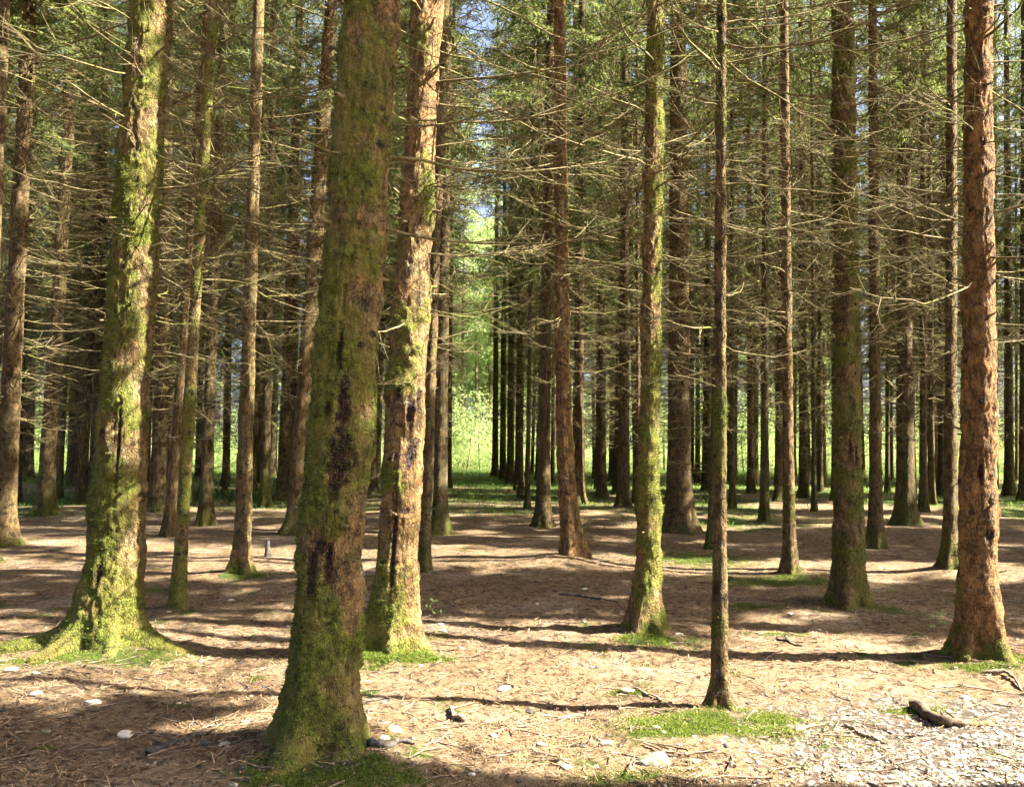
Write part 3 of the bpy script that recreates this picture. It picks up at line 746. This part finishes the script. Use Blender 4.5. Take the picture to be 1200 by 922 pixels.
# ------------------------------------------------------------------ ground cover (stuff)
def blades(name, X, Y, L, mat, g, lean=.5, wid=.14, z0=0, cup=False):
    N = len(X); Z = ground_h(X, Y) + z0
    p = np.stack([X, Y, Z], -1)
    d = np.stack([g.normal(0, lean, N), g.normal(0, lean, N), np.ones(N)], -1); d /= np.linalg.norm(d, axis=1)[:, None]
    a = g.uniform(0, 6.28, N); W = np.stack([np.cos(a), np.sin(a), np.zeros(N)], -1)
    L = np.asarray(L)[:, None]
    V = np.stack([p - W * L * wid * .5, p + W * L * wid * .5, p + d * L * .6 + W * L * wid * .4, p + d * L + np.array([0, 0, -.15]) * L], 1).reshape(-1, 3)
    return mesh_np(name, V, np.arange(4 * N).reshape(-1, 4), mat)
gm = np.random.default_rng(61)
bx, by, bl_ = [], [], []
for (px, py, rx, ry, st, bl, nb) in PATCH:
    c = at_ground(px, py); nb = int(nb * 4.2); bl *= .68
    bx.append(c.x + gm.normal(0, rx * .62, nb)); by.append(c.y + gm.normal(0, ry * .62, nb)); bl_.append(bl * gm.uniform(.45, 1.25, nb))
for x, y, r in TUFT:
    nb = int(1700 * r)
    bx.append(x + gm.normal(0, r * .6, nb)); by.append(y + gm.normal(0, r * .6, nb)); bl_.append(gm.uniform(.010, .026, nb))
bx, by, bl_ = np.concatenate(bx), np.concatenate(by), np.concatenate(bl_)
k = fbm(bx * 6, by * 6, 5, 4, 39) > -.12 + .45 * (gm.random(len(bx)) - .5)
bx, by, bl_ = bx[k], by[k], bl_[k]
tag(obj('moss', blades('moss', bx, by, bl_, M['moss'], gm, .85, .15)), kind='stuff',
    label='bright green moss cushions at the feet of the trees and on the litter')
# grass under the far trees
N = 90000
gy = np.sqrt(gm.uniform(10**2, 52**2, N)); gx = gm.uniform(-.63, .63, N) * gy
w = sstep(14, 25, gy + 5 * fbm(gx * .35, gy * .35, 4, 3, 33)) * (.60 + .6 * fbm(gx * .5, gy * .3, 8, 3, 44)) * sstep(9, 20, gy)
pathw = np.exp(-((gx + .045 * gy) / 1.6)**2) * sstep(17, 22, gy)
k = gm.random(N) < np.clip(np.maximum(w * .8, pathw), 0, 1)
gx, gy = gx[k], gy[k]
tag(obj('grass', blades('grass', gx, gy, gm.uniform(.025, .075, len(gx)) * (1 + .045 * gy), M['grass'], gm, .5, .16)), kind='stuff',
    label='short green grass and moss carpet under the far trees and at the end of the path')

# fallen needles and small twigs on the near floor
N = 120000
ly = 3.4 + 8.5 * gm.random(N)**1.6; lx = gm.uniform(-.66, .66, N) * ly
q = fbm(lx * 1.7, ly * 1.7, 3, 3, 71)
gl = np.exp(-(((lx - 2.9) / 1.5)**2 + ((ly - 4.35) / .8)**2))
k = (gm.random(N) < .55 + .8 * q) & (gm.random(N) > gl * .7)
lx, ly = lx[k], ly[k]; N = len(lx)
a = gm.uniform(0, 6.28, N); L = .007 + .030 * gm.random(N)**2.2; wd = gm.uniform(.0010, .0022, N)
lz = ground_h(lx, ly) + .003
dv = np.stack([np.cos(a), np.sin(a), gm.normal(0, .22, N)], -1); sv = np.stack([-np.sin(a), np.cos(a), gm.normal(0, .4, N)], -1)
p = np.stack([lx, ly, lz + np.abs(dv[:, 2]) * L], -1)
L, wd = L[:, None], wd[:, None]
V = np.stack([p - dv * L - sv * wd, p + dv * L - sv * wd, p + dv * L + sv * wd, p - dv * L + sv * wd], 1).reshape(-1, 3)
tag(obj('needle_litter', mesh_np('needle_litter', V, np.arange(4 * N).reshape(-1, 4), M['litter'])), kind='stuff', label='loose brown spruce needles lying over the forest floor')
tb = Tubes()
for k in range(2800):
    y = 3.5 + 10 * gm.random()**1.5; x = gm.uniform(-.64, .64) * y
    L = .04 + .3 * gm.random()**2; a = gm.uniform(0, 6.28); z = gh(x, y) + .008
    t = np.linspace(-.5, .5, 4)
    pts = np.stack([x + np.cos(a) * L * t + gm.normal(0, .006, 4), y + np.sin(a) * L * t + gm.normal(0, .006, 4), z + gm.normal(0, .004, 4)], -1)
    tb.add(pts, np.linspace(.005, .002, 4) * gm.uniform(.6, 1.3), 4)
tag(obj('twig_litter', tb.mesh('twig_litter', M['wood'])), kind='stuff', label='small broken twigs strewn over the forest floor')

# ------------------------------------------------------------------ stones
def ico(sub):
    import bmesh
    bm = bmesh.new(); bmesh.ops.create_icosphere(bm, subdivisions=sub, radius=1)
    V = np.array([v.co[:] for v in bm.verts]); F = np.array([[v.index for v in f.verts] for f in bm.faces]); bm.free()
    return V, F
I1, I2, I3 = ico(1), ico(2), ico(4)
def stone_shape(seed, base, flat=.55, rough=.35):
    V, F = base; g = np.random.default_rng(seed)
    for _ in range(7):                                 # chop facets
        nrm = g.normal(0, 1, 3); nrm /= np.linalg.norm(nrm); dd = g.uniform(.55, .85)
        e = np.clip(V @ nrm - dd, 0, None); V = V - e[:, None] * nrm * .92
    V = V * (1 + rough * .3 * fbm(V[:, 0] * 2 + seed, V[:, 1] * 2, V[:, 2] * 2, 3, seed)[:, None])
    return V * np.array([1, g.uniform(.6, .95), flat * g.uniform(.75, 1.15)]), F
def scatter_stones(name, X, Y, S, mat, base, seed, label, sink=-.05):
    g = np.random.default_rng(seed); shapes = [stone_shape(seed + k, base) for k in range(12)]
    Z = ground_h(X, Y); Vs, Fs, n = [], [], 0
    for x, y, z, s in zip(X, Y, Z, S):
        V, F = shapes[int(g.integers(0, 12))]; a = g.uniform(0, 6.28); c, q = math.cos(a), math.sin(a)
        W = V * s; W = np.stack([W[:, 0] * c - W[:, 1] * q, W[:, 0] * q + W[:, 1] * c, W[:, 2]], -1) + [x, y, z + s * sink]
        Vs.append(W); Fs.append(F + n); n += len(V)
    return tag(obj(name, mesh_np(name, np.concatenate(Vs), np.concatenate(Fs), mat)), kind='stuff', label=label)
N = 6000
sx = 2.75 + gm.normal(0, .85, N); sy = 4.2 + gm.normal(0, .45, N)
k = (np.abs(sx) < .66 * sy) & (sy > 3.3); sx, sy = sx[k], sy[k]
scatter_stones('gravel', sx, sy, gm.gamma(1.7, .0034, len(sx)) + .004, M['stone'], I2, 5, 'bed of pale broken stones in the sunlit front corner')
N = 260
sy = 3.6 + 11 * gm.random(N)**1.4; sx = gm.uniform(-.62, .62, N) * sy
scatter_stones('pebbles', sx, sy, gm.gamma(1.8, .0045, N) + .006, M['stone'], I2, 6, 'small white pebbles scattered over the needle litter')

N = 700
sy = 3.5 + 10 * gm.random(N)**1.5; sx = gm.uniform(-.62, .62, N) * sy
scatter_stones('bark_chips', sx, sy, gm.gamma(2, .006, N) + .006, M['char'], I1, 7, 'dark crumbs of bark and rotten wood on the forest floor')
STONES = [                                             # px, py, width px, mossy, label
 (148, 862, 25, 0, 'grey white half buried stone between the rooted tree and the dark rotten wood'),
 (108, 824, 21, 0, 'flat white stone in front of the stout rooted tree'),
 (42, 812, 15, 0, 'flat white stone near the photo edge in front of the long green root'),
 (12, 786, 18, 0, 'white stone against the tip of the long green root at the photo edge'),
 (42, 789, 10, 0, 'small white stone just in front of the long green root'),
 (54, 857, 12, 0, 'small white stone in the dappled litter left of the half buried one'),
 (287, 846, 11, 0, 'small round white stone left of the front mossy tree'),
 (263, 873, 15, 0, 'pale flat stone lying just left of the foot of the front mossy tree'),
 (274, 919, 15, 0, 'white stone at the lower photo edge in front of the front mossy tree'),
 (450, 865, 14, 0, 'pale stone standing on edge against the right foot of the front mossy tree'),
 (463, 855, 21, 0, 'flat pale stone right behind the one standing on edge'),
 (590, 809, 17, 0, 'pale stone in the middle of the sunlit litter'),
 (552, 907, 11, 0, 'small white stone alone at the lower middle of the photo'),
 (711, 871, 16, 0, 'grey stone in the litter left of the bright moss mound'),
 (660, 890, 8, 0, 'upper small white stone of the pair left of the flat mossy boulder'),
 (664, 899, 14, 0, 'lower white stone of the pair left of the flat mossy boulder'),
 (766, 892, 46, 1, 'flat mossy boulder in front of the bright moss mound'),
 (737, 810, 22, 1, 'small mossy stone in the sunlit litter left of the thin dark trunk'),
 (812, 892, 17, 1, 'dark mossy stone right beside the flat mossy boulder'),
 (796, 743, 10, 0, 'small white stone at the foot of the yellow green mossy tree'),
 (684, 689, 10, 0, 'white stone left of the yellow green mossy tree, on the shaded litter'),
 (517, 732, 9, 0, 'upper white stone of the pair right of the orange wounded spruce'),
 (520, 740, 11, 0, 'lower white stone of the pair right of the orange wounded spruce'),
 (271, 705, 9, 0, 'white stone in front of the straight olive brown spruce'),
 (578, 862, 12, 0, 'small pale stone at the shaded border of the sunlit litter'),
 (634, 872, 11, 0, 'small grey white stone midway between the lone low one and the grey one'),
 (1130, 818, 14, 0, 'brownish stone on the gravel above the forked limb'),
]
for k, (px, py, w, ms, label) in enumerate(STONES):
    p = at_ground(px, py); s = .5 * w * p.y / FPX
    V, F = stone_shape(800 + k, I3, .5 if not ms else .4)
    o = obj('stone', mesh_np('stone', V * s, F, M['mstone' if ms else 'stone'], True), None, (p.x, p.y, gh(p.x, p.y) + s * .06), (0, random.uniform(-.15, .15), random.uniform(-.5, .5)))
    tag(o, label, 'stone', 'stones on the forest floor')

# ------------------------------------------------------------------ fallen wood
def fallen(name, pix, r, mat, label, twigs=0, lift=.0, sides=10):
    pts = []
    for (px, py) in pix:
        p = at_ground(px, py); pts.append((p.x, p.y, p.z))
    pts = np.array(pts)
    t = np.linspace(0, 1, len(pts)); T = np.linspace(0, 1, 18)
    q = np.stack([np.interp(T, t, pts[:, k]) for k in range(3)], -1)
    g = np.random.default_rng(int(pix[0][0]))
    q[1:-1] += g.normal(0, r * .18, (16, 3))
    rr = r * (1 - .55 * T) * (1 + .18 * g.normal(size=18))
    q[:, 2] = [gh(a, b) for a, b in q[:, :2]] + rr * .7 + lift * np.sin(T * PI)
    rr[0] *= .6; rr[-1] *= .5
    tb = Tubes(); c = q[len(q) // 2]
    tb.add(q, rr, sides)
    for _ in range(twigs):
        i = int(g.integers(4, 15)); d = np.array([g.normal(), g.normal(), abs(g.normal()) * .3]); d /= np.linalg.norm(d)
        l = g.uniform(.06, .2); u = np.linspace(0, 1, 5)[:, None]
        w = q[i] + d * l * u + g.normal(0, .004, (5, 3)) * u
        tb.add(w, np.linspace(rr[i] * .45, rr[i] * .15, 5), 6)
    loc = q[0].copy()
    tb.V = [v - loc for v in tb.V]
    o = obj(name, tb.mesh(name, mat), None, loc)
    return tag(o, label, 'branch' if 'root' not in name else 'root', 'fallen wood on the forest floor')
fallen('rotten_branch', [(172, 886), (195, 876), (218, 868), (240, 861)], .022, M['char'], 'dark rotten piece of wood right of the half buried grey stone', 3)
fallen('fallen_limb', [(1068, 828), (1085, 840), (1102, 851), (1130, 852), (1165, 850)], .034, M['limb'], 'thick forked limb lying on the sunlit gravel', 4, .01)
fallen('fallen_branch', [(932, 857), (952, 851), (976, 846)], .012, M['wood'], 'short dark stick between the moss mound and the gravel', 2)
fallen('fallen_branch', [(990, 851), (1008, 862), (1038, 872)], .014, M['wood'], 'dark stick pointing at the forked limb on the gravel', 2)
fallen('surface_root', [(1152, 788), (1178, 786), (1188, 798), (1198, 808)], .016, M['wood'], 'bent surface root hooking away from the bare reddish spruce', 0, .02)
fallen('surface_root', [(545, 846), (531, 842), (527, 832), (535, 829)], .016, M['wood'], 'curled root end poking out of the litter in the middle', 0, .015)
fallen('fallen_branch', [(775, 822), (757, 815), (745, 806), (708, 808)], .012, M['wood'], 'dark stick lying beside the small mossy stone', 1)
fallen('fallen_branch', [(655, 697), (688, 700), (725, 707)], .018, M['char'], 'dark branch on the shaded litter left of the yellow green mossy tree', 3)
fallen('fallen_branch', [(118, 806), (135, 803), (150, 799)], .007, M['wood'], 'pale thin stick in front of the stout rooted tree', 0)
fallen('fallen_branch', [(225, 842), (236, 850), (248, 852)], .007, M['char'], 'thin dark twig above the dark rotten piece of wood', 1)
fallen('fallen_branch', [(910, 748), (925, 752), (940, 758)], .014, M['char'], 'dark stick on a green moss strip in front of the scarred tree', 2)
fallen('surface_root', [(430, 872), (450, 876), (470, 868), (485, 872)], .02, M['char'], 'dark surface root beside the front mossy tree')
p = at_ground(313, 652)
tb = Tubes(); tb.add([(0, 0, -.05), (.01, 0, .08), (.0, 0, .16), (.012, 0, .24)], [.055, .042, .036, .02], 9)
tag(obj('tree_stump', tb.mesh('tree_stump', M['char']), None, p), 'small dark broken stump right of the straight olive brown spruce', 'stump')

def leaf_cloud(P, size, g, flat=.6):
    N = len(P)
    nrm = g.normal(0, 1, (N, 3)); nrm[:, 2] = np.abs(nrm[:, 2]) + flat; nrm /= np.linalg.norm(nrm, axis=1)[:, None]
    d = np.cross(nrm, g.normal(0, 1, (N, 3))); d /= np.linalg.norm(d, axis=1)[:, None]; w = np.cross(nrm, d)
    s = (np.asarray(size) * g.uniform(.6, 1.3, N))[:, None]
    V = np.stack([P - d * s, P + w * s * .5 + d * s * .1, P + d * s, P - w * s * .5 + d * s * .1], 1).reshape(-1, 3)
    return V, np.arange(4 * N).reshape(-1, 4)
# a seedling
for (px, py, label) in ((507, 722, 'tiny green seedling with pale leaves right of the orange wounded spruce'), (1097, 740, 'small pale seedling left of the bare reddish spruce')):
    c = at_ground(px, py); N = 26
    P = np.stack([gm.normal(0, .055, N), gm.normal(0, .055, N), gm.uniform(.03, .17, N)], -1)
    root = bpy.data.objects.new('seedling', None); COL.objects.link(root); root.location = c; tag(root, label, 'seedling', 'seedlings on the forest floor')
    obj('leaves', mesh_np('leaves', *leaf_cloud(P, .024, gm), M['leaf']), root)
    tb = Tubes(); tb.add([(0, 0, -.01), (.005, 0, .08), (0, .004, .16)], [.003, .0025, .0015], 5); obj('stem', tb.mesh('stem', M['wood']), root)

# ------------------------------------------------------------------ bright growth beyond the plantation
g = np.random.default_rng(91)
Ps = []
for k in range(380):                                   # bushes in the open strip
    y = g.uniform(52, 66); x = g.uniform(-.66, .66) * y
    h = g.uniform(.8, 4.6); r = g.uniform(.6, 1.6)
    if k < 16: x = -.045 * y + g.normal(0, 2.2); h = g.uniform(1.2, 4.5)
    N = int(480 * r)
    u = g.normal(0, 1, (N, 3)); u /= np.linalg.norm(u, axis=1)[:, None]; u *= (g.random(N)**.45)[:, None]
    Ps.append(np.stack([x + u[:, 0] * r, y + u[:, 1] * r, np.clip(h * .55 + u[:, 2] * h * .6, .05, None)], -1))
V, F = leaf_cloud(np.concatenate(Ps), .062, g)
tag(obj('undergrowth', mesh_np('undergrowth', V, F, M['leaf'])), kind='stuff', label='sunlit bright green undergrowth beyond the end of the plantation')
Ps = []; tb = Tubes()
for k in range(90):                                    # thin saplings in the open strip
    y = g.uniform(50, 64); x = g.uniform(-.66, .66) * y; h = g.uniform(2.5, 7)
    tb.add([(x, y, -.1), (x + g.normal(0, .15), y, h * .5), (x + g.normal(0, .4), y, h)], [.05, .035, .012], 5)
    for b in range(7):
        r = g.uniform(.3, .8); u = g.normal(0, 1, (40, 3)) * r * .5
        Ps.append(np.array([x + g.normal(0, .5), y + g.normal(0, .5), h * g.uniform(.4, 1)]) + u)
for k in range(160):                                    # the leafy wood behind it
    y = g.uniform(64, 92); x = g.uniform(-.72, .72) * y
    if k < 44: x = -.045 * y + g.uniform(-6, 6)
    h = g.uniform(13, 27); tb.add([(x, y, -.2), (x + g.normal(0, .2), y, h * .5), (x + g.normal(0, .5), y, h * .9)], [.16, .12, .03], 6)
    for b in range(26):
        cx, cy, cz = x + g.normal(0, 1.5), y + g.normal(0, 1.5), h * (g.uniform(.34, 1.0) if k < 44 else g.uniform(.2, 1.0))
        r = g.uniform(.6, 1.5); N = 310 if k < 44 else 140
        u = g.normal(0, 1, (N, 3)); u /= np.linalg.norm(u, axis=1)[:, None]; u *= (g.random(N)**.5)[:, None]
        Ps.append(np.stack([cx + u[:, 0] * r, cy + u[:, 1] * r, np.clip(cz + u[:, 2] * r * .6, .1, None)], -1))
V, F = leaf_cloud(np.concatenate(Ps), .092, g)
tv, tf = np.concatenate(tb.V), np.concatenate(tb.F)
me = mesh_np('woodland', np.concatenate([V, tv]), np.concatenate([F, tf + len(V)]), M['leaf']); me.materials.append(M['wood'])
mi = np.zeros(len(F) + len(tf), np.int32); mi[len(F):] = 1; me.polygons.foreach_set('material_index', mi)
tag(obj('woodland', me), kind='stuff', label='pale sunlit leafy wood glimpsed far behind the trunks')

# ------------------------------------------------------------------ light, sky, camera
sd = Vector((math.cos(SUN_EL) * math.cos(SUN_AZ), math.cos(SUN_EL) * math.sin(SUN_AZ), math.sin(SUN_EL)))
sl = bpy.data.lights.new('sun', 'SUN'); sl.energy = 5.0; sl.angle = R(.55); sl.color = (1, .94, .82)
so = bpy.data.objects.new('sun', sl); COL.objects.link(so); so.rotation_euler = sd.to_track_quat('Z', 'Y').to_euler()
w = bpy.data.worlds.new('World'); SC.world = w; w.use_nodes = True
nt = w.node_tree; nt.nodes.clear()
sky = nt.nodes.new('ShaderNodeTexSky'); sky.sky_type = 'NISHITA'; sky.sun_disc = False
sky.sun_elevation = SUN_EL; sky.sun_rotation = R(90) - SUN_AZ
sky.air_density = .7; sky.dust_density = 6.0
bg = nt.nodes.new('ShaderNodeBackground'); bg.inputs[1].default_value = .05
ou = nt.nodes.new('ShaderNodeOutputWorld')
nt.links.new(sky.outputs[0], bg.inputs[0]); nt.links.new(bg.outputs[0], ou.inputs[0])

cd = bpy.data.cameras.new('camera'); cd.lens = 30; cd.sensor_width = 36; cd.clip_end = 2000; cd.clip_start = .05
co = bpy.data.objects.new('camera', cd); COL.objects.link(co)
co.location = (0, 0, CAM_H); co.rotation_euler = (R(90) + PITCH, 0, 0)
SC.camera = co
SC.render.engine = 'CYCLES'
SC.view_settings.view_transform = 'Standard'; SC.view_settings.look = 'None'
SC.view_settings.exposure = 3.5; SC.view_settings.gamma = 1
c = SC.cycles
c.max_bounces = 6; c.diffuse_bounces = 3; c.glossy_bounces = 2; c.transmission_bounces = 3; c.transparent_max_bounces = 4
c.caustics_reflective = False; c.caustics_refractive = False
c.use_denoising = True; c.use_adaptive_sampling = True; c.adaptive_threshold = .015; c.adaptive_min_samples = 12
